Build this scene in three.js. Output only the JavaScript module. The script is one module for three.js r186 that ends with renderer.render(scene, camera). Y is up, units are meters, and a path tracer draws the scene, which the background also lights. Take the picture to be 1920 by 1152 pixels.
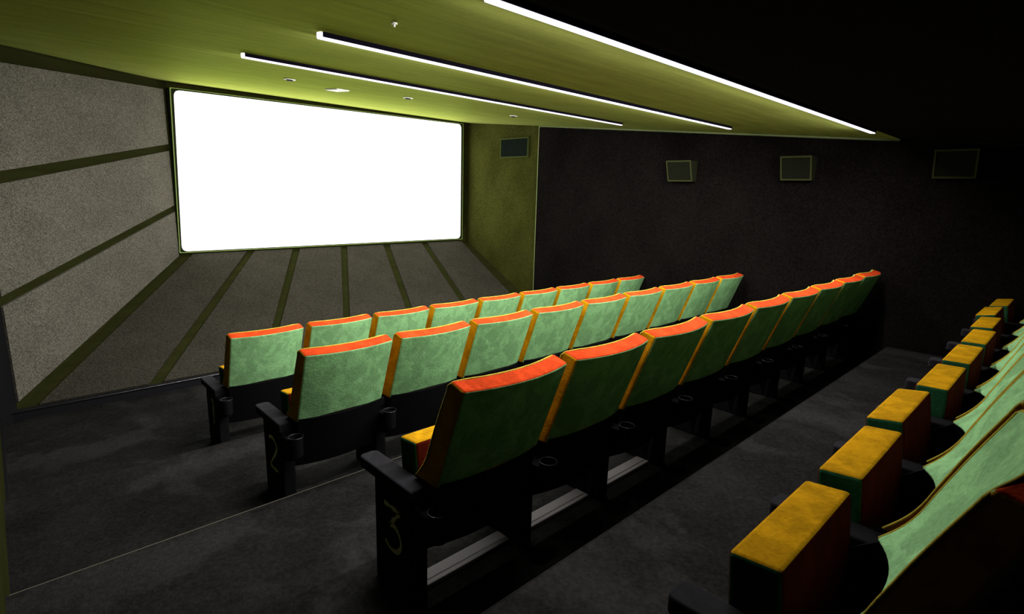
import * as THREE from 'three';
import { RectAreaLightUniformsLib } from 'three/addons/lights/RectAreaLightUniformsLib.js';
import { RoundedBoxGeometry } from 'three/addons/geometries/RoundedBoxGeometry.js';
import { mergeGeometries } from 'three/addons/utils/BufferGeometryUtils.js';

// ------------------------------------------------------------------ camera, light levels, exposure
const scene = new THREE.Scene();
scene.background = new THREE.Color(0x000000);
const camera = new THREE.PerspectiveCamera(58.83, 1920 / 1152, 0.05, 60);
camera.rotation.order = 'YXZ';
camera.position.set(-1.0867, 1.918, 3.9338);
camera.rotation.set(-0.20632, -0.76523, 0.02959);
const renderer = new THREE.WebGLRenderer({ antialias: true });
renderer.toneMapping = THREE.LinearToneMapping;
renderer.toneMappingExposure = 1.0;
renderer.shadowMap.enabled = true;
RectAreaLightUniformsLib.init();
const SCREEN_RADIANCE = 4.6;                 // projected white on the cinema screen
const STRIP_RADIANCE = 255;                  // the three ceiling LED strips
const STRIP_COLOR = new THREE.Color().setRGB(1, 0.97, 1);

// ------------------------------------------------------------------ layout (metres; y = 0 is the front floor)
const PITCH_X = 0.56, RISE = 0.19274, PITCH_Z = 1.28711;
const ROW_X = [0, -0.031, -0.053, -0.036];
const TIER_EDGE = [-1.8, 0.113, 1.376, 2.785, 5.2];
const XR = 5.06;                             // face of the dark fabric on the right wall
const ceilY = z => 2.737 - 0.09 * z;
const ZS = -3.7;                             // screen plane

// ------------------------------------------------------------------ seeded noise and textures
function rng(seed) { let s = seed >>> 0; return () => { s = (s + 0x6D2B79F5) >>> 0; let t = s; t = Math.imul(t ^ (t >>> 15), t | 1); t ^= t + Math.imul(t ^ (t >>> 7), t | 61); return ((t ^ (t >>> 14)) >>> 0) / 4294967296; }; }
function latticeNoise(seed, px, py) {        // tileable value noise with px by py cells over 0..1
  const r = rng(seed), g = new Float32Array(px * py).map(() => r());
  const f = t => t * t * (3 - 2 * t);
  return (u, v) => {
    let x = u * px, y = v * py; const x0 = Math.floor(x), y0 = Math.floor(y); const fx = f(x - x0), fy = f(y - y0);
    const w = (a, n) => ((a % n) + n) % n, at = (i, j) => g[w(j, py) * px + w(i, px)];
    return (at(x0, y0) * (1 - fx) + at(x0 + 1, y0) * fx) * (1 - fy) + (at(x0, y0 + 1) * (1 - fx) + at(x0 + 1, y0 + 1) * fx) * fy;
  };
}
function fbm(seed, px, py, oct, gain = 0.5) {
  const L = []; for (let i = 0; i < oct; i++) L.push(latticeNoise(seed + i * 17, px << i, py << i));
  return (u, v) => { let a = 1, s = 0, n = 0; for (const l of L) { s += a * l(u, v); n += a; a *= gain; } return s / n; };
}
function makeTexture(size, fn, srgb) {       // fn(u, v) gives [r, g, b] 0..1
  const d = new Uint8Array(size * size * 4);
  for (let j = 0; j < size; j++) for (let i = 0; i < size; i++) {
    const c = fn(i / size, j / size), k = (j * size + i) * 4;
    for (let q = 0; q < 3; q++) d[k + q] = Math.max(0, Math.min(255, Math.round(c[q] * 255)));
    d[k + 3] = 255;
  }
  const t = new THREE.DataTexture(d, size, size); t.wrapS = t.wrapT = THREE.RepeatWrapping;
  t.magFilter = THREE.LinearFilter; t.minFilter = THREE.LinearMipmapLinearFilter; t.generateMipmaps = true;
  if (srgb) t.colorSpace = THREE.SRGBColorSpace; t.needsUpdate = true; return t;
}
function tiled(t, metres, my = metres) { const c = t.clone(); c.repeat.set(1 / metres, 1 / my); c.needsUpdate = true; return c; }
const smooth = (a, b, t) => { t = Math.max(0, Math.min(1, (t - a) / (b - a))); return t * t * (3 - 2 * t); };

// velvet: pile brushed one way and the other in patches
const vA = fbm(11, 11, 8, 5, 0.62), vB = fbm(23, 18, 16, 4), vC = fbm(37, 96, 96, 2), vW = fbm(71, 5, 5, 3);
const velvetTex = makeTexture(512, (u, v) => {
  const wu = u + 0.14 * (vW(u, v) - 0.5), wv = v + 0.14 * (vW(v, u) - 0.5);
  const p = smooth(0.40, 0.62, vA(wu, wv)), q = vB(wu, wv), g = vC(u, v);
  const s = 0.83 + 0.11 * p + 0.10 * (q - 0.5) + 0.12 * (g - 0.5);
  return [s, s, s];
}, true);
const velvetBump = makeTexture(512, (u, v) => { const s = 0.5 * vC(u, v) + 0.5 * vB(u, v); return [s, s, s]; });
// carpet: dark short pile with worn and brushed patches
const cA = fbm(101, 6, 6, 5, 0.6), cB = fbm(113, 14, 14, 4, 0.6), cC = fbm(131, 200, 200, 2), cW = fbm(139, 4, 4, 3);
const carpetTex = makeTexture(1024, (u, v) => {
  const wu = u + 0.2 * (cW(u, v) - 0.5), wv = v + 0.2 * (cW(v + .37, u) - 0.5);
  const p = smooth(0.42, 0.62, cA(wu, wv)), q = cB(wu, wv), g = cC(u, v);
  const s = 0.62 + 0.15 * p + 0.2 * (q - 0.5) + 0.22 * (g - 0.5);
  return [s * 1.0, s * 1.0, s * 0.98];
}, true);
const carpetBump = makeTexture(512, (u, v) => { const s = cC(u, v); return [s, s, s]; });
// grey melange felt of the acoustic panels
const fA = fbm(211, 230, 230, 2, 0.7), fB = fbm(223, 6, 8, 3);
const feltTex = makeTexture(1024, (u, v) => {
  const g = fA(u, v), b = fB(u, v), s = 0.78 + 0.62 * (g - 0.5) + 0.1 * (b - 0.5);
  return [s * 1.0, s * 0.985, s * 0.93];
}, true);
const feltBump = makeTexture(512, (u, v) => { const s = fA(u, v); return [s, s, s]; });
// roller-painted ceiling: long faint streaks along the rows of seats
const pA = fbm(307, 4, 70, 3, 0.6), pB = fbm(311, 9, 9, 4), pC = fbm(331, 160, 160, 2);
const paintTex = makeTexture(1024, (u, v) => {
  const s = 0.84 + 0.16 * (pA(u + 0.02 * pB(u, v), v + 0.01 * pB(v, u)) - 0.5) + 0.08 * (pB(u, v) - 0.5) + 0.05 * (pC(u, v) - 0.5);
  return [s, s, s];
}, true);
// dark woven wall cloth
const wA = fbm(401, 5, 4, 4), wB = fbm(409, 180, 180, 2);
const clothTex = makeTexture(512, (u, v) => { const s = 0.7 + 0.2 * (wA(u, v) - 0.5) + 0.35 * (wB(u, v) - 0.5); return [s, s * 0.985, s * 0.98]; }, true);

// ------------------------------------------------------------------ materials (linear base colours)
const lin = (r, g, b) => new THREE.Color().setRGB(r, g, b);
function velvet(r, g, b, sheen = 0.25) {
  return new THREE.MeshPhysicalMaterial({ color: lin(r, g, b), roughness: 0.9, specularIntensity: 0.03, map: tiled(velvetTex, 0.62), bumpMap: tiled(velvetBump, 0.62), bumpScale: 0.0015,
    sheen, sheenRoughness: 0.5, sheenColor: lin(Math.min(1, r * 1.3 + .03), Math.min(1, g * 1.3 + .03), Math.min(1, b * 1.3 + .03)), side: THREE.DoubleSide });
}
const matte = o => new THREE.MeshPhysicalMaterial({ specularIntensity: 0, ...o });   // pile, cloth and chalky paint barely mirror
const M = {
  green: velvet(0.295, 0.575, 0.24), orange: velvet(0.57, 0.053, 0.010), yellow: velvet(0.53, 0.265, 0.004), red: velvet(0.085, 0.006, 0.003), piping: velvet(0.52, 0.40, 0.05), darkGreen: velvet(0.02, 0.085, 0.036),
  blackVelvet: new THREE.MeshPhysicalMaterial({ specularIntensity: 0.25, color: lin(0.0125, 0.012, 0.0135), roughness: 0.95, map: tiled(velvetTex, 0.3), sheen: 0.5, sheenRoughness: 0.5, sheenColor: lin(0.009, 0.009, 0.010) }),
  black: new THREE.MeshPhysicalMaterial({ specularIntensity: 0.18, color: lin(0.003, 0.0028, 0.0032), roughness: 0.75 }),
  glossBlack: new THREE.MeshStandardMaterial({ color: lin(0.008, 0.008, 0.009), roughness: 0.22 }),
  rim: new THREE.MeshStandardMaterial({ color: lin(0.012, 0.012, 0.013), roughness: 0.3 }),
  carpet: matte({ color: lin(0.030, 0.0296, 0.028), roughness: 1, map: tiled(carpetTex, 2.3), bumpMap: tiled(carpetBump, 0.8), bumpScale: 0.002 }),
  nosing: matte({ color: lin(0.09, 0.085, 0.06), roughness: 0.7 }),
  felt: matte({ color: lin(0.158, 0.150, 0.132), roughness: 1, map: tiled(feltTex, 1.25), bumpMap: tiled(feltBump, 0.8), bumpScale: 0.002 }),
  feltDimmed: matte({ color: lin(0.052, 0.049, 0.041), roughness: 1, map: tiled(feltTex, 1.25), bumpMap: tiled(feltBump, 0.8), bumpScale: 0.002 }),  // same felt as the wall, the apron's dimmer light put into its colour
  olive: matte({ color: lin(0.315, 0.355, 0.082), roughness: 0.62, metalness: 0.19, specularColor: lin(0.8, 1, 0.3), map: tiled(paintTex, 2.2, 2.6) }),
  oliveDark: matte({ color: lin(0.058, 0.063, 0.0135), roughness: 0.85, map: tiled(clothTex, 1.7) }),
  oliveDimmed: matte({ color: lin(0.024, 0.026, 0.0075), roughness: 0.85, map: tiled(paintTex, 2.2, 2.6) }),  // olive paint darkened: groove shade, and less bounce off the left wall
  cloth: matte({ color: lin(0.0105, 0.009, 0.008), roughness: 1, map: tiled(clothTex, 1.9) }),
  blackWall: matte({ color: lin(0.008, 0.008, 0.008), roughness: 1 }),
  screenFrame: matte({ color: lin(0.02, 0.024, 0.01), roughness: 0.8 }),
  trimOlive: matte({ color: lin(0.17, 0.205, 0.085), roughness: 0.7 }),
  screenEdgeLit: new THREE.MeshStandardMaterial({ color: lin(0.3, 0.42, 0.1), roughness: 0.7 }),  // green light catching the frame edge is put into this colour
  screen: new THREE.MeshStandardMaterial({ color: lin(0.8, 0.8, 0.8), roughness: 0.9, emissive: lin(1, 1, 1), emissiveIntensity: 1.3 }),
  diffuser: new THREE.MeshStandardMaterial({ color: lin(0.8, 0.8, 0.85), roughness: 0.6, emissive: lin(0.9, 0.85, 1), emissiveIntensity: 1.6 }),
  stripBody: matte({ color: lin(0.006, 0.005, 0.009), roughness: 0.7 }),
  white: new THREE.MeshStandardMaterial({ color: lin(0.82, 0.82, 0.72), roughness: 0.6 }),
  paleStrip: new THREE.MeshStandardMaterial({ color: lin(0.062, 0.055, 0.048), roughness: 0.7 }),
  speakerLipLit: matte({ color: lin(0.035, 0.04, 0.014), roughness: 0.6 }),  // front frame paler than the body: light on its edges put into the colour
  speakerBody: matte({ color: lin(0.016, 0.017, 0.009), roughness: 0.7 }),
  speakerMesh: matte({ color: lin(0.008, 0.009, 0.005), roughness: 0.9 }),
  vent: matte({ color: lin(0.010, 0.014, 0.011), roughness: 0.6 }),
  ventFrame: matte({ color: lin(0.035, 0.043, 0.012), roughness: 0.6 }),
  digit: new THREE.MeshStandardMaterial({ color: lin(0.62, 0.57, 0.41), roughness: 0.7, side: THREE.DoubleSide }),
};

// ------------------------------------------------------------------ naming helpers
const used = {};
function numbered(name) { const n = used[name] = (used[name] ?? -1) + 1; return n ? `${name}_${String(n).padStart(3, '0')}` : name; }
function shadows(o) { o.traverse(m => { if (m.isMesh) { m.castShadow = true; m.receiveShadow = true; } }); return o; }
function tag(o, label, category, group) { o.userData = { label, category }; if (group) o.userData.group = group; return o; }
function part(name, geo, mat, parent) { const m = new THREE.Mesh(geo, mat); m.name = name; m.castShadow = m.receiveShadow = true; parent.add(m); return m; }
function struct(name, geo, mat) { const m = part(name, geo, mat, scene); m.userData = { kind: 'structure' }; return m; }
function thing(name, label, category, pos = [0, 0, 0], group) { const g = new THREE.Group(); g.name = numbered(name); g.position.set(...pos); scene.add(g); return tag(g, label, category, group); }
function box(x0, x1, y0, y1, z0, z1, r = 0) {
  const w = x1 - x0, h = y1 - y0, d = z1 - z0;
  const g = r ? new RoundedBoxGeometry(w, h, d, 2, r) : new THREE.BoxGeometry(w, h, d);
  g.translate((x0 + x1) / 2, (y0 + y1) / 2, (z0 + z1) / 2); return metricUV(g);
}
function metricUV(g) {                       // box projection, uv in metres
  g = g.index ? g.toNonIndexed() : g;
  const p = g.attributes.position, uv = new Float32Array(p.count * 2);
  const a = new THREE.Vector3(), b = new THREE.Vector3(), c = new THREE.Vector3();
  for (let i = 0; i < p.count; i += 3) {
    a.fromBufferAttribute(p, i); b.fromBufferAttribute(p, i + 1).sub(a); c.fromBufferAttribute(p, i + 2).sub(a); b.cross(c);
    const ax = Math.abs(b.x), ay = Math.abs(b.y), az = Math.abs(b.z);
    for (let k = 0; k < 3; k++) {
      a.fromBufferAttribute(p, i + k);
      const [u, v] = ay >= ax && ay >= az ? [a.x, a.z] : ax >= az ? [a.z, a.y] : [a.x, a.y];
      uv[2 * (i + k)] = u; uv[2 * (i + k) + 1] = v;
    }
  }
  g.setAttribute('uv', new THREE.BufferAttribute(uv, 2)); return g;
}
// prism: polygon of 3D points (planar) pushed along -normal by thickness; used for walls and acoustic panels
function prism(pts, thick) {
  const P = pts.map(p => new THREE.Vector3(...p)); const n = new THREE.Vector3();
  for (let i = 0; i < P.length; i++) { const a = P[i], b = P[(i + 1) % P.length]; n.x += (a.y - b.y) * (a.z + b.z); n.y += (a.z - b.z) * (a.x + b.x); n.z += (a.x - b.x) * (a.y + b.y); }
  n.normalize(); const v = [];
  const B = P.map(p => p.clone().addScaledVector(n, -thick));
  const tri = (a, b, c) => v.push(...a.toArray(), ...b.toArray(), ...c.toArray());
  for (let i = 1; i < P.length - 1; i++) { tri(P[0], P[i], P[i + 1]); tri(B[0], B[i + 1], B[i]); }
  for (let i = 0; i < P.length; i++) { const j = (i + 1) % P.length; tri(P[i], B[i], B[j]); tri(P[i], B[j], P[j]); }
  const g = new THREE.BufferGeometry(); g.setAttribute('position', new THREE.BufferAttribute(new Float32Array(v), 3));
  g.computeVertexNormals(); return metricUV(g);
}

// ------------------------------------------------------------------ upholstered block: a rounded box split into its six faces, then bent
// D maps box coordinates to the finished shape; each face takes the rounding up to the middle of the edge
function upholstered(hx, hy, hz, r, D, res, uvShift) {
  const h = [hx, hy, hz], faces = {};
  const axes = { right: [0, 1], left: [0, -1], top: [1, 1], bottom: [1, -1], back: [2, 1], front: [2, -1] };
  const e = 1e-4, pt = new THREE.Vector3();
  const surf = (q) => {
    const c = q.map((x, k) => Math.max(-h[k] + r, Math.min(h[k] - r, x))), d = q.map((x, k) => x - c[k]);
    const l = Math.hypot(...d) || 1; return [c.map((x, k) => x + d[k] / l * r), d.map(x => x / l)];
  };
  const samples = (half, n) => { const a = []; const m = half - r; a.push(-half, -half + r * 0.35, -half + r * 0.7); for (let i = 0; i <= n; i++) a.push(-m + 2 * m * i / n); a.push(half - r * 0.7, half - r * 0.35, half); return a; };
  for (const [name, [ax, sg]] of Object.entries(axes)) {
    const ia = (ax + 1) % 3, ib = (ax + 2) % 3, A = samples(h[ia], res[ia]), B = samples(h[ib], res[ib]);
    const pos = [], nor = [], uv = [], idx = [];
    for (const b of B) for (const a of A) {
      const q = [0, 0, 0]; q[ax] = sg * h[ax]; q[ia] = a; q[ib] = b;
      const [p, n] = surf(q); const o = D(...p); pos.push(...o);
      const J = [0, 1, 2].map(k => { const p2 = p.slice(); p2[k] += e; return D(...p2).map((x, i) => (x - o[i]) / e); });
      const m = new THREE.Matrix3().set(J[0][0], J[1][0], J[2][0], J[0][1], J[1][1], J[2][1], J[0][2], J[1][2], J[2][2]).invert().transpose();
      pt.set(...n).applyMatrix3(m).normalize(); nor.push(pt.x, pt.y, pt.z);
      uv.push((ax === 0 ? p[2] : p[0]) + uvShift, (ax === 1 ? p[2] : p[1]) + uvShift * 1.7);
    }
    const W = A.length;
    for (let j = 0; j < B.length - 1; j++) for (let i = 0; i < W - 1; i++) {
      const k = j * W + i; const t = [k, k + 1, k + W, k + 1, k + W + 1, k + W];
      if (sg < 0) for (let s = 0; s < 6; s += 3) { const x = t[s]; t[s] = t[s + 1]; t[s + 1] = x; }
      idx.push(...t);
    }
    const g = new THREE.BufferGeometry();
    g.setAttribute('position', new THREE.Float32BufferAttribute(pos, 3)); g.setAttribute('normal', new THREE.Float32BufferAttribute(nor, 3)); g.setAttribute('uv', new THREE.Float32BufferAttribute(uv, 2)); g.setIndex(idx);
    faces[name] = g;
  }
  return faces;
}

// ------------------------------------------------------------------ the room shell
// floor: four carpeted tiers rising towards the back
{
  const floor = new THREE.Group(); floor.name = 'floor'; floor.userData = { kind: 'structure' }; scene.add(floor);
  for (let k = 0; k < 4; k++) {
    const x0 = k ? -1.3 : -1.3;
    part('floor_tier', box(x0, XR + 0.06, k * RISE - (k ? RISE : 0.2), k * RISE, TIER_EDGE[k] - (k ? 0 : 0.1), k === 3 ? TIER_EDGE[4] : 5.2), M.carpet, floor);
    if (k) part('step_nosing', box(-1.2, XR, k * RISE - 0.01, k * RISE + 0.0015, TIER_EDGE[k] - 0.002, TIER_EDGE[k] + 0.0035, 0.001), k === 2 ? M.nosing : M.carpet, floor);
  }
}
const CEIL_T = 0.15;
const ceilSlab = (z0, z1) => prism([[-2.2, ceilY(z0), z0], [5.4, ceilY(z0), z0], [5.4, ceilY(z1), z1], [-2.2, ceilY(z1), z1]], CEIL_T);
struct('ceiling', ceilSlab(-4.1, 2.6), M.olive);
struct('ceiling_rear', ceilSlab(2.6, 5.4), M.blackWall);      // ceiling slab behind the last strip light, coloured black
// right wall: olive plaster, with a dark cloth-covered panel standing proud of it from the corner back
struct('wall_right', box(XR + 0.03, XR + 0.2, -0.2, 3.25, -4.1, 5.4), M.oliveDark);
{
  const z0 = -1.96, z1 = 5.2, gap = 0.022;
  struct('wall_right_cloth', prism([[XR, 0.0, z1], [XR, ceilY(z1) - gap, z1], [XR, ceilY(z0) - gap, z0], [XR, 0.0, z0]].reverse(), 0.03), M.cloth);
  struct('trim_3', box(XR - 0.014, XR + 0.0305, 0, ceilY(z0) - gap + 0.02, z0 - 0.03, z0 - 0.0005, 0.003), M.trimOlive);
  struct('lit_gap_4', prism([[XR - 0.003, ceilY(z0) - gap + 0.001, z0], [XR - 0.003, ceilY(2.6) - gap + 0.001, 2.6], [XR - 0.003, ceilY(2.6) - 0.001, 2.6], [XR - 0.003, ceilY(z0) - 0.001, z0]], 0.033), M.trimOlive);  // pale strip added in place of the lit wall in the gap
  struct('trim_1', box(XR - 0.008, XR - 0.0005, 3 * RISE + 0.001, 3 * RISE + 0.06, TIER_EDGE[3] + 0.01, 5.15, 0.003), M.glossBlack);
}
struct('wall_back', box(-1.4, XR + 0.2, -0.2, 3.2, 5.2, 5.35), M.blackWall);
struct('wall_left', box(-1.36, -1.21, -0.2, 3.2, -1.7, 5.4), M.oliveDimmed);
struct('baseboard_left', box(-1.21, -1.195, 0, 0.07, -1.68, TIER_EDGE[1]), M.black);
struct('wall_front', box(-1.4, XR + 0.2, -0.2, 3.25, ZS - 0.3, ZS - 0.12), M.oliveDark);
// the splayed left wall beside the screen with three felt panels
{
  const A = [-1.1, -1.8], B = [0.545, -3.7], L = Math.hypot(B[0] - A[0], B[1] - A[1]), d = [(B[0] - A[0]) / L, (B[1] - A[1]) / L];
  const at = (t, y, off = 0) => [A[0] + d[0] * t - d[1] * off, y, A[1] + d[1] * t + d[0] * off];   // off: towards the room
  const wall = struct('wall_front_left', prism([at(0, -0.1), at(L + 0.1, -0.1), at(L + 0.1, 3.2), at(0, 3.2)], 0.12), M.oliveDimmed);
  const tOf = p => (p[0] - A[0]) * d[0] + (p[2] - A[1]) * d[1];
  const edge = (p, q) => { const a = tOf(p), b = tOf(q); return t => p[1] + 0.925 + (q[1] - p[1]) * (t - a) / (b - a); };
  const top = edge([-0.874, 1.862, -2.048], [0.625, 2.054, -3.694]);
  const u1 = edge([-0.974, 1.048, -1.939], [0.569, 1.433, -3.633]), l1 = edge([-0.985, 0.951, -1.926], [0.56, 1.354, -3.623]);
  const u2 = edge([-1.09, 0.095, -1.811], [0.53, 0.71, -3.591]), l2 = edge([-1.101, 0.009, -1.799], [0.521, 0.629, -3.581]);
  const bot = edge([-1.064, -0.754, -1.84], [0.608, 0.133, -3.676]);
  const t0 = 0.0, t1 = L - 0.01, TH = 0.022;
  for (const [up, lo] of [[top, u1], [l1, u2], [l2, bot]])
    part('felt_panel', prism([at(t0, lo(t0), TH), at(t1, lo(t1), TH), at(t1, up(t1), TH), at(t0, up(t0), TH)], TH - 0.001), M.felt, wall);
  struct('trim_2', prism([[-1.21, 0, -1.685], [-1.1, 0, -1.8], [-1.1, 3.2, -1.8], [-1.21, 3.2, -1.685]], 0.06), M.blackWall);
}
// the sloping apron below the screen with seven felt panels
{
  const y0 = 0.075, z0 = -1.8, y1 = 1.05, z1 = -3.7;
  const ramp = struct('wall_front_apron', prism([[-1.12, y0, z0], [XR + 0.04, y0, z0], [XR + 0.04, y1, z1], [0.55, y1, z1]], 0.1), M.oliveDimmed);
  struct('wall_front_below', box(0.3, XR + 0.03, 0.9, 1.3, ZS - 0.12, ZS - 0.06), M.oliveDark);
  const n = new THREE.Vector3(0, 1.9, 0.975).normalize(), TH = 0.022;
  const at = (x, f) => [x + 0, y0 + (y1 - y0) * f + n.y * TH, z0 + (z1 - z0) * f + n.z * TH];
  const xs = [[-0.963, 0.714], [-0.195, 1.342], [-0.075, 1.442], [0.818, 1.949], [0.906, 2.053], [1.736, 2.666], [1.827, 2.769], [2.710, 3.375], [2.812, 3.491], [3.712, 4.094], [3.827, 4.215], [4.80, 4.93]];
  for (let i = 0; i < xs.length; i += 2)
    part('felt_panel', prism([at(xs[i][0], 0.005), at(xs[i + 1][0], 0.005), at(xs[i + 1][1], 0.995), at(xs[i][1], 0.995)], TH - 0.001), M.feltDimmed, ramp);
  struct('baseboard_front', mergeGeometries([box(-1.2, XR, 0, 0.068, -1.82, -1.765), box(-1.2, XR, 0.066, 0.082, -1.83, -1.755, 0.006)]), M.glossBlack);
}

// ------------------------------------------------------------------ the screen
{
  const s = thing('cinema_screen', 'big glowing blank white cinema screen with rounded corners in a thin dark surround', 'screen', [2.78, 1.09, ZS]);
  const off = ([x, y]) => [x - 2.78, y - 1.09];
  const quad = (pts, r, ctor) => {           // rounded quadrilateral, anticlockwise
    const sh = new ctor(), P = pts.map(p => new THREE.Vector2(...off(p))), n = P.length;
    for (let i = 0; i < n; i++) {
      const p = P[i], a = P[(i + n - 1) % n].clone().sub(p).normalize(), b = P[(i + 1) % n].clone().sub(p).normalize();
      const s0 = p.clone().addScaledVector(a, r), e0 = p.clone().addScaledVector(b, r);
      i ? sh.lineTo(s0.x, s0.y) : sh.moveTo(s0.x, s0.y); sh.quadraticCurveTo(p.x, p.y, e0.x, e0.y);
    }
    sh.closePath(); return sh;
  };
  const inner = [[0.594, 1.096], [4.928, 1.108], [4.927, 3.032], [0.665, 2.983]];
  const outer = [[0.575, 1.086], [4.962, 1.098], [4.960, 3.040], [0.635, 2.997]];
  const edge = [[0.567, 1.078], [4.968, 1.090], [4.966, 3.046], [0.625, 3.004]];
  part('picture_surface', new THREE.ExtrudeGeometry(quad(inner, 0.075, THREE.Shape), { depth: 0.02, bevelEnabled: false, curveSegments: 8 }).translate(0, 0, -0.02), M.screen, s);
  const ring = quad(outer, 0.02, THREE.Shape); ring.holes.push(quad(inner, 0.075, THREE.Path));
  part('masking_border', new THREE.ExtrudeGeometry(ring, { depth: 0.03, bevelEnabled: false, curveSegments: 8 }).translate(0, 0, -0.025), M.screenFrame, s);
  const rim = quad(edge, 0.01, THREE.Shape); rim.holes.push(quad(outer, 0.02, THREE.Path));
  part('outer_lip', new THREE.ExtrudeGeometry(rim, { depth: 0.06, bevelEnabled: false, curveSegments: 4 }).translate(0, 0, -0.05), M.screenEdgeLit, s);
  part('back_board', box(0.6 - 2.78, 4.94 - 2.78, 0.02, 1.9, -0.055, -0.026), M.black, s);
  const light = new THREE.RectAreaLight(0xffffff, SCREEN_RADIANCE, 4.19, 1.83);
  light.position.set(2.795, 2.052, ZS + 0.008); scene.add(light); light.lookAt(2.795, 2.052, 5);
}

// ------------------------------------------------------------------ ceiling LED strips
{
  const zs = [0.10, 1.357, 2.59], x0 = [0.19, 0.112, 0.07], x1 = [4.222, 4.262, 4.214];
  const names = ['thin white LED strip light on the ceiling, the one nearest the screen', 'thin white LED strip light on the ceiling, the middle one of three', 'thickest looking white LED strip light on the ceiling, nearest the camera'];
  zs.forEach((z, i) => {
    const W = 0.042, H = 0.026, len = x1[i] - x0[i], tilt = Math.atan(0.09);
    const g = thing('strip_light', names[i], 'ceiling light', [(x0[i] + x1[i]) / 2, ceilY(z), z], 'LED strips across the ceiling');
    g.rotation.x = tilt;
    part('housing', box(-len / 2 + 0.012, len / 2, -H + 0.006, -0.0005, -W / 2, W / 2, 0.002), M.stripBody, g);
    part('diffuser', box(-len / 2, len / 2 - 0.004, -H - 0.004, -H + 0.005, -W / 2 + 0.002, W / 2 - 0.002, 0.003), M.diffuser, g);
    part('end_cap', box(-len / 2 - 0.001, -len / 2 + 0.011, -H, -0.001, -W / 2, W / 2, 0.003), M.diffuser, g);
    const l = new THREE.RectAreaLight(STRIP_COLOR, STRIP_RADIANCE, len - 0.02, 0.037);
    l.position.set(0, -H - 0.013, 0); l.rotation.x = -Math.PI / 2 + 0.38; g.add(l);     // the strips' optics throw their light forward, towards the screen
  });
}

// ------------------------------------------------------------------ seats
const BACK_A = 0.2525, BACK_H = 0.215, BACK_T = 0.04;
const FRONT = [[0, 0], [0.145, -0.066], [0.272, -0.117], [0.324, -0.137], [0.376, -0.168], [0.43, -0.215]];
function frontZ(s) {
  s = Math.max(-0.02, s); let i = 0; while (i < FRONT.length - 2 && s > FRONT[i + 1][0]) i++;
  const p = k => FRONT[Math.max(0, Math.min(FRONT.length - 1, k))], a = p(i), b = p(i + 1), t = (s - a[0]) / (b[0] - a[0]);
  const m0 = (b[1] - p(i - 1)[1]) / (b[0] - p(i - 1)[0]), m1 = (p(i + 2)[1] - a[1]) / (p(i + 2)[0] - a[0]), h = b[0] - a[0];
  const t2 = t * t, t3 = t2 * t;
  return (2 * t3 - 3 * t2 + 1) * a[1] + (t3 - 2 * t2 + t) * h * m0 + (-2 * t3 + 3 * t2) * b[1] + (t3 - t2) * h * m1;
}
function bendBack(x, y, z) {
  const s = BACK_H - y, u = x / BACK_A, w = (z + BACK_T) / (2 * BACK_T), lower = Math.max(0, s / 0.43);
  const straight = -0.43 * s, flare = frontZ(s) - straight;
  const zf = straight + flare * (0.15 + 0.85 * u * u), zb = 0.075 - 0.345 * s;
  const sag = 0.045 * (1 - u * u);
  return [BACK_A + x, 0.925 - s - 0.02 * w * (1 - lower) + 0.024 * (1 - u * u) * lower * lower, zf + (zb - zf) * w + sag];
}
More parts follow.
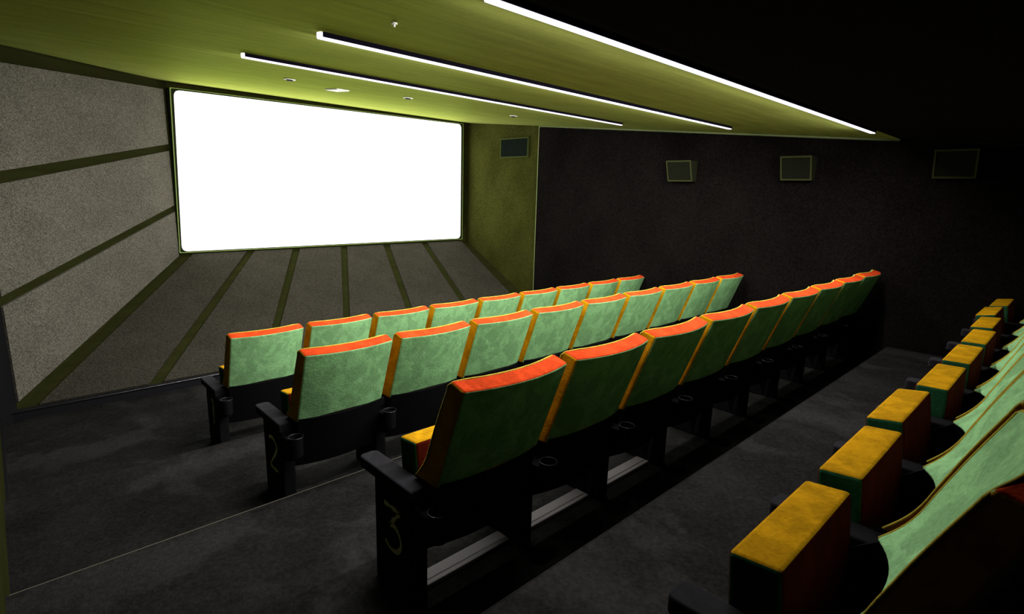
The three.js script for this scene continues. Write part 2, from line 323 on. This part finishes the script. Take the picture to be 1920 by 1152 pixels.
function seatPrototype(shift) {
  const root = new THREE.Group();
  const B = upholstered(BACK_A, BACK_H, BACK_T, 0.011, bendBack, [14, 16, 3], shift);
  const backrest = part('backrest', mergeGeometries([B.front, B.back, B.bottom]), M.green, root);
  part('top_band', B.top, M.orange, backrest);
  part('side_panel', B.left, M.yellow, backrest); part('side_panel', B.right, M.yellow, backrest);
  const edge = [];                           // yellowish piping round the front edge of the back
  for (let i = 0; i <= 14; i++) edge.push([-BACK_A, -BACK_H + 0.01 + (2 * BACK_H - 0.02) * i / 14]);
  for (let i = 1; i < 10; i++) edge.push([-BACK_A + 2 * BACK_A * i / 10, BACK_H]);
  for (let i = 14; i >= 0; i--) edge.push([BACK_A, -BACK_H + 0.01 + (2 * BACK_H - 0.02) * i / 14]);
  const seam = new THREE.CatmullRomCurve3(edge.map(([x, y]) => new THREE.Vector3(...bendBack(x * 0.995, y - 0.002, -BACK_T + 0.003))), false, 'centripetal');
  part('piping', metricUV(new THREE.TubeGeometry(seam, 70, 0.004, 6)), M.piping, backrest);
  // tipped-up cushion, its front edge uppermost
  const hx = 0.2325, hy = 0.205, hz = 0.0575;
  const pillow = (x, y, z) => { const u = x / hx, v = y / hy, k = Math.max(0, 1 - u * u) * Math.max(0, 1 - v * v); return [x, y, z + Math.sign(z) * 0.014 * k * Math.abs(z) / hz]; };
  const C = upholstered(hx, hy, hz, 0.014, pillow, [8, 8, 3], shift + 0.31);
  const cushion = part('seat_cushion', mergeGeometries([C.front, C.back, C.bottom]), M.red, root);
  part('front_edge', C.top, M.yellow, cushion);
  part('side_panel', C.left, M.darkGreen, cushion); part('side_panel', C.right, M.darkGreen, cushion);
  for (const c of [cushion]) { c.position.set(0.253, 0.40, -0.272); c.rotation.x = -0.10; }
  // black shell closing the back below the upholstery, and the hinge tube
  const shell = new THREE.BoxGeometry(0.49, 0.31, 0.022, 10, 6, 1), p = shell.attributes.position;
  for (let i = 0; i < p.count; i++) { const u = p.getX(i) / 0.245, f = (0.155 - p.getY(i)) / 0.31; p.setXYZ(i, p.getX(i) + 0.2525, p.getY(i) + 0.365, p.getZ(i) - 0.065 + 0.045 * (1 - u * u) - 0.11 * f); }
  shell.computeVertexNormals();
  const cheek = x => metricUV(new THREE.ExtrudeGeometry(new THREE.Shape([[0.30, 0.21], [0.165, 0.21], [0.08, 0.515], [0.185, 0.515], [0.30, 0.42]].map(q => new THREE.Vector2(...q))), { depth: 0.008, bevelEnabled: false }).rotateY(Math.PI / 2).translate(x, 0, 0));
  part('lower_shell', mergeGeometries([metricUV(shell), cheek(0.014), cheek(0.482)]), M.black, root);
  part('hinge_tube', new THREE.CylinderGeometry(0.016, 0.016, 0.478, 12).rotateZ(Math.PI / 2).translate(0.2525, 0.2, -0.27), M.black, root);
  return root;
}
const seatProtos = [0, 0.23, 0.41, 0.57].map(seatPrototype);
const ORD = ['first', 'second', 'third', 'fourth', 'fifth', 'sixth', 'seventh', 'eighth', 'ninth', 'tenth'];
const ROWNAME = ['the front row', 'the second row', 'the third row', 'the rear row'];
const TIP = [0, 0, -0.05, 0.06, 0.065, 0.065, 0.0, -0.1, -0.05];
for (let k = 0; k < 4; k++) for (let i = 0; i < 9; i++) {
  const s = seatProtos[(i * 3 + k) % 4].clone(); s.name = numbered('cinema_chair');
  s.position.set(ROW_X[k] + PITCH_X * i, RISE * k, PITCH_Z * k); scene.add(s);
  if (k === 3) { const c = s.children[1], a = TIP[i], back = i ? 0.032 : 0.036; c.rotation.x += a; c.position.z += a * 0.2 - back; s.position.z += back; }
  const look = k === 3 ? `tipped-up chair with yellow cushion edge, ${ORD[i]} from the aisle in ${ROWNAME[k]}` : `green chair with orange top edge, ${ORD[i]} from the aisle in ${ROWNAME[k]}`;
  tag(s, look, 'chair', ['seats of the front row', 'seats of the second row', 'seats of the third row', 'seats of the rear row'][k]);
}

// ------------------------------------------------------------------ armrest stands, the aisle ones with brushed row numbers
function standPrototype(z0) {
  const root = new THREE.Group();
  part('stand_panel', box(-0.034, 0.034, 0, 0.445, -0.40, -0.135, 0.008), M.black, root);
  // armrest: long pad rounded at its front end
  const sh = new THREE.Shape(), w = 0.034, z1 = -0.14;
  sh.moveTo(w, -z1); sh.lineTo(w, -z0 - 0.02); sh.quadraticCurveTo(w, -z0, w - 0.02, -z0); sh.lineTo(-w + 0.02, -z0); sh.quadraticCurveTo(-w, -z0, -w, -z0 - 0.02); sh.lineTo(-w, -z1); sh.closePath();
  const pad = new THREE.ExtrudeGeometry(sh, { depth: 0.032, bevelEnabled: true, bevelThickness: 0.008, bevelSize: 0.007, bevelSegments: 3, curveSegments: 6 });
  pad.rotateX(-Math.PI / 2).translate(0, 0.445, 0); part('armrest_pad', metricUV(pad), M.blackVelvet, root);
  part('bracket', box(-0.03, 0.03, 0.30, 0.42, -0.136, -0.05, 0.006), M.black, root);
  const cup = new THREE.LatheGeometry([[0.0, 0.335], [0.03, 0.335], [0.034, 0.34], [0.037, 0.445], [0.034, 0.445], [0.031, 0.345], [0, 0.342]].map(q => new THREE.Vector2(...q)), 24);
  const holder = part('cup_holder', cup.translate(0, 0, -0.025), M.black, root);
  part('rim', new THREE.TorusGeometry(0.0365, 0.003, 8, 28).rotateX(Math.PI / 2).translate(0, 0.446, -0.025), M.rim, holder);
  return root;
}
function stroke(points, width, x) {          // flat brushed stroke on the outer side of a stand, slightly proud
  const curve = new THREE.CatmullRomCurve3(points.map(([y, z]) => new THREE.Vector3(0, y, z)), false, 'centripetal'), n = 40, v = [], P = curve.getPoints(n);
  const L = [], R = [];
  P.forEach((p, i) => { const a = P[Math.max(0, i - 1)], b = P[Math.min(n, i + 1)], d = b.clone().sub(a).normalize(), w = width * (0.8 + 0.25 * Math.sin(i * 0.31)); L.push(new THREE.Vector3(x, p.y - d.z * w / 2, p.z + d.y * w / 2)); R.push(new THREE.Vector3(x, p.y + d.z * w / 2, p.z - d.y * w / 2)); });
  const tri = (a, b, c) => v.push(...a.toArray(), ...b.toArray(), ...c.toArray());
  const o = new THREE.Vector3(0.0018, 0, 0);
  for (let i = 0; i < n; i++) {
    tri(L[i], R[i], R[i + 1]); tri(L[i], R[i + 1], L[i + 1]);
    const l0 = L[i].clone().add(o), l1 = L[i + 1].clone().add(o), r0 = R[i].clone().add(o), r1 = R[i + 1].clone().add(o);
    tri(L[i], l1, l0); tri(L[i], L[i + 1], l1); tri(R[i], r0, r1); tri(R[i], r1, R[i + 1]);
  }
  const g = new THREE.BufferGeometry(); g.setAttribute('position', new THREE.Float32BufferAttribute(v, 3)); g.computeVertexNormals(); return g;
}
const DIGITS = [
  [[[0.385, -0.262], [0.374, -0.236], [0.30, -0.238], [0.195, -0.247]]],
  [[[0.352, -0.317], [0.366, -0.285], [0.358, -0.24], [0.325, -0.208], [0.28, -0.232], [0.225, -0.285], [0.185, -0.316]], [[0.186, -0.316], [0.181, -0.26], [0.184, -0.203]]],
  [[[0.361, -0.325], [0.362, -0.27], [0.36, -0.215]], [[0.36, -0.216], [0.325, -0.25], [0.285, -0.288]], [[0.285, -0.288], [0.288, -0.25], [0.262, -0.218], [0.221, -0.212], [0.187, -0.243], [0.183, -0.285], [0.203, -0.322]]],
];
const standProtos = [standPrototype(-0.505), standPrototype(-0.43)];
for (let k = 0; k < 4; k++) for (let i = 0; i < 10; i++) {
  const s = standProtos[k === 3 ? 1 : 0].clone(); s.name = numbered('armrest_stand');
  s.position.set(ROW_X[k] - 0.028 + PITCH_X * i, RISE * k, PITCH_Z * k); scene.add(s);
  const end = i === 0;
  if (end && k < 3) part('row_number', mergeGeometries(DIGITS[k].map(d => stroke(d, 0.019, -0.0358))), M.digit, s).userData.label = `hand-brushed pale number ${['one', 'two', 'three'][k]}`;
  tag(s, end ? (k < 3 ? `black aisle-end armrest stand of ${ROWNAME[k]}, painted with a pale ${['one', 'two', 'three'][k]}` : 'black aisle-end armrest stand before the nearest tipped-up seat, bottom right')
    : i === 9 ? `black armrest stand against the right wall at the far end of ${ROWNAME[k]}` : `black armrest stand between the ${ORD[i - 1]} and ${ORD[i]} seats of ${ROWNAME[k]}`, 'armrest', `armrest stands of ${ROWNAME[k]}`);
}

// ------------------------------------------------------------------ pale strip on the floor under the third row
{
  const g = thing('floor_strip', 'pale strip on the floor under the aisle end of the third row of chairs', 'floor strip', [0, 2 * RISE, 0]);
  for (let i = 0; i < 3; i++) { const x = ROW_X[2] + PITCH_X * i; part('strip_piece', box(x + 0.012, x + 0.492, 0.0005, 0.014, 2.295, 2.378, 0.003), M.paleStrip, g); }  // cut short: the shade further along the row is put into its length
}

// ------------------------------------------------------------------ wall speakers on the right wall
{
  const spots = [[0.315, 0.635], [1.63, 1.93], [2.905, 3.205]], tops = [2.345, 2.362, 2.384], h = 0.235;
  const lab = ['small boxy wall speaker on the dark right wall, nearest the screen', 'boxy wall speaker on the dark right wall, the middle one of three', 'wall speaker barely visible in the dark, furthest from the screen'];
  spots.forEach(([z0, z1], i) => {
    const g = thing('wall_speaker', lab[i], 'speaker', [XR, tops[i] - h, (z0 + z1) / 2], 'speakers on the right wall'); const w = (z1 - z0) / 2;
    const D = [0.20, 0.12];                  // depth at top and bottom: the face looks down at the seats
    const corner = (y, zz, ins) => { const f = y / h; return [-(D[1] + (D[0] - D[1]) * f) + ins, y, zz]; };
    // open-fronted cabinet with a lip, grille set back inside it
    const T = 0.014, v = [];
    const body = prism([[0, 0, w], [0, h, w], [-D[0] + T, h, w], [-D[1] + T, 0, w]], 2 * w);
    part('cabinet', body, M.speakerBody, g);
    const lip = [];
    lip.push(prism([corner(h, -w, 0), corner(h, w, 0), corner(h - T, w, 0), corner(h - T, -w, 0)].reverse(), T * 1.2));
    lip.push(prism([corner(T, -w, 0), corner(T, w, 0), corner(0, w, 0), corner(0, -w, 0)].reverse(), T * 1.2));
    lip.push(prism([corner(h - T, -w, 0), corner(h - T, -w + T, 0), corner(T, -w + T, 0), corner(T, -w, 0)].reverse(), T * 1.2));
    lip.push(prism([corner(h - T, w - T, 0), corner(h - T, w, 0), corner(T, w, 0), corner(T, w - T, 0)].reverse(), T * 1.2));
    part('front_frame', mergeGeometries(lip), M.speakerLipLit, g);
    part('grille', prism([corner(h - T, -w + T, 0.006), corner(h - T, w - T, 0.006), corner(T, w - T, 0.006), corner(T, -w + T, 0.006)].reverse(), 0.006), M.speakerMesh, g);
    part('bracket', box(-0.10, 0.0, h * 0.3, h * 0.5, -0.03, 0.03), M.black, g).visible = true;
  });
}
// ------------------------------------------------------------------ louvred vent on the olive wall beside the screen
{
  const z0 = -2.855, z1 = -2.215, y0 = 2.465, y1 = 2.77, x = XR + 0.03;
  const g = thing('wall_vent', 'dark louvred vent on the olive wall right of the screen', 'vent', [x, y0, z0]);
  const W = z1 - z0, H = y1 - y0, T = 0.02;
  part('frame', mergeGeometries([box(-0.03, -0.001, 0, T, 0, W, 0.003), box(-0.03, -0.001, H - T, H, 0, W, 0.003), box(-0.03, -0.001, T, H - T, 0, T, 0.003), box(-0.03, -0.001, T, H - T, W - T, W, 0.003)]), M.ventFrame, g);
  part('backing', box(-0.006, -0.001, T, H - T, T, W - T), M.black, g);
  const n = 14; for (let i = 0; i < n; i++) { const zc = T + (W - 2 * T) * (i + 0.5) / n; part('slat', new THREE.BoxGeometry(0.004, H - 2 * T, 0.03).rotateY(0.7).translate(-0.017, H / 2, zc), M.vent, g); }
}
// ------------------------------------------------------------------ small ceiling fittings
function ceilingThing(name, label, cat, x, z, group) { const g = thing(name, label, cat, [x, ceilY(z), z], group); g.rotation.x = Math.atan(0.09); return g; }
[[0.965, -1.081, 'small recessed ceiling spot left of the white ceiling plate'], [2.127, -1.013, 'small recessed ceiling spot right of the white ceiling plate'], [3.689, -1.11, 'small recessed ceiling spot nearest the right wall, above the vent']].forEach(([x, z, l]) => {
  const g = ceilingThing('recessed_spot', l, 'ceiling spot', x, z, 'recessed spots near the screen');
  part('ring', new THREE.LatheGeometry([[0.03, -0.001], [0.048, -0.001], [0.05, -0.005], [0.046, -0.009], [0.032, -0.009], [0.03, -0.001]].map(q => new THREE.Vector2(...q)), 28), M.white, g);
  part('lens', new THREE.CylinderGeometry(0.0295, 0.024, 0.016, 24).translate(0, -0.0095, 0), M.black, g);
});
{
  const g = ceilingThing('ceiling_plate', 'small pale rectangular plate on the ceiling in front of the screen', 'ceiling plate', 1.545, -1.37);
  part('cover', box(-0.062, 0.062, -0.012, -0.0006, -0.125, 0.125, 0.004), M.white, g);
  part('rim', mergeGeometries([box(-0.066, 0.066, -0.006, -0.0005, -0.132, -0.126), box(-0.066, 0.066, -0.006, -0.0005, 0.126, 0.132)]), M.white, g);
}
{
  const g = ceilingThing('sprinkler', 'tiny pale sprinkler on the ceiling between the middle and the nearest strip lights', 'sprinkler', 0.175, 1.9);
  part('rosette', new THREE.CylinderGeometry(0.010, 0.013, 0.006, 16).translate(0, -0.0036, 0), M.white, g);
  part('head', new THREE.CylinderGeometry(0.0035, 0.005, 0.010, 10).translate(0, -0.011, 0), M.white, g);
}
renderer.render(scene, camera);
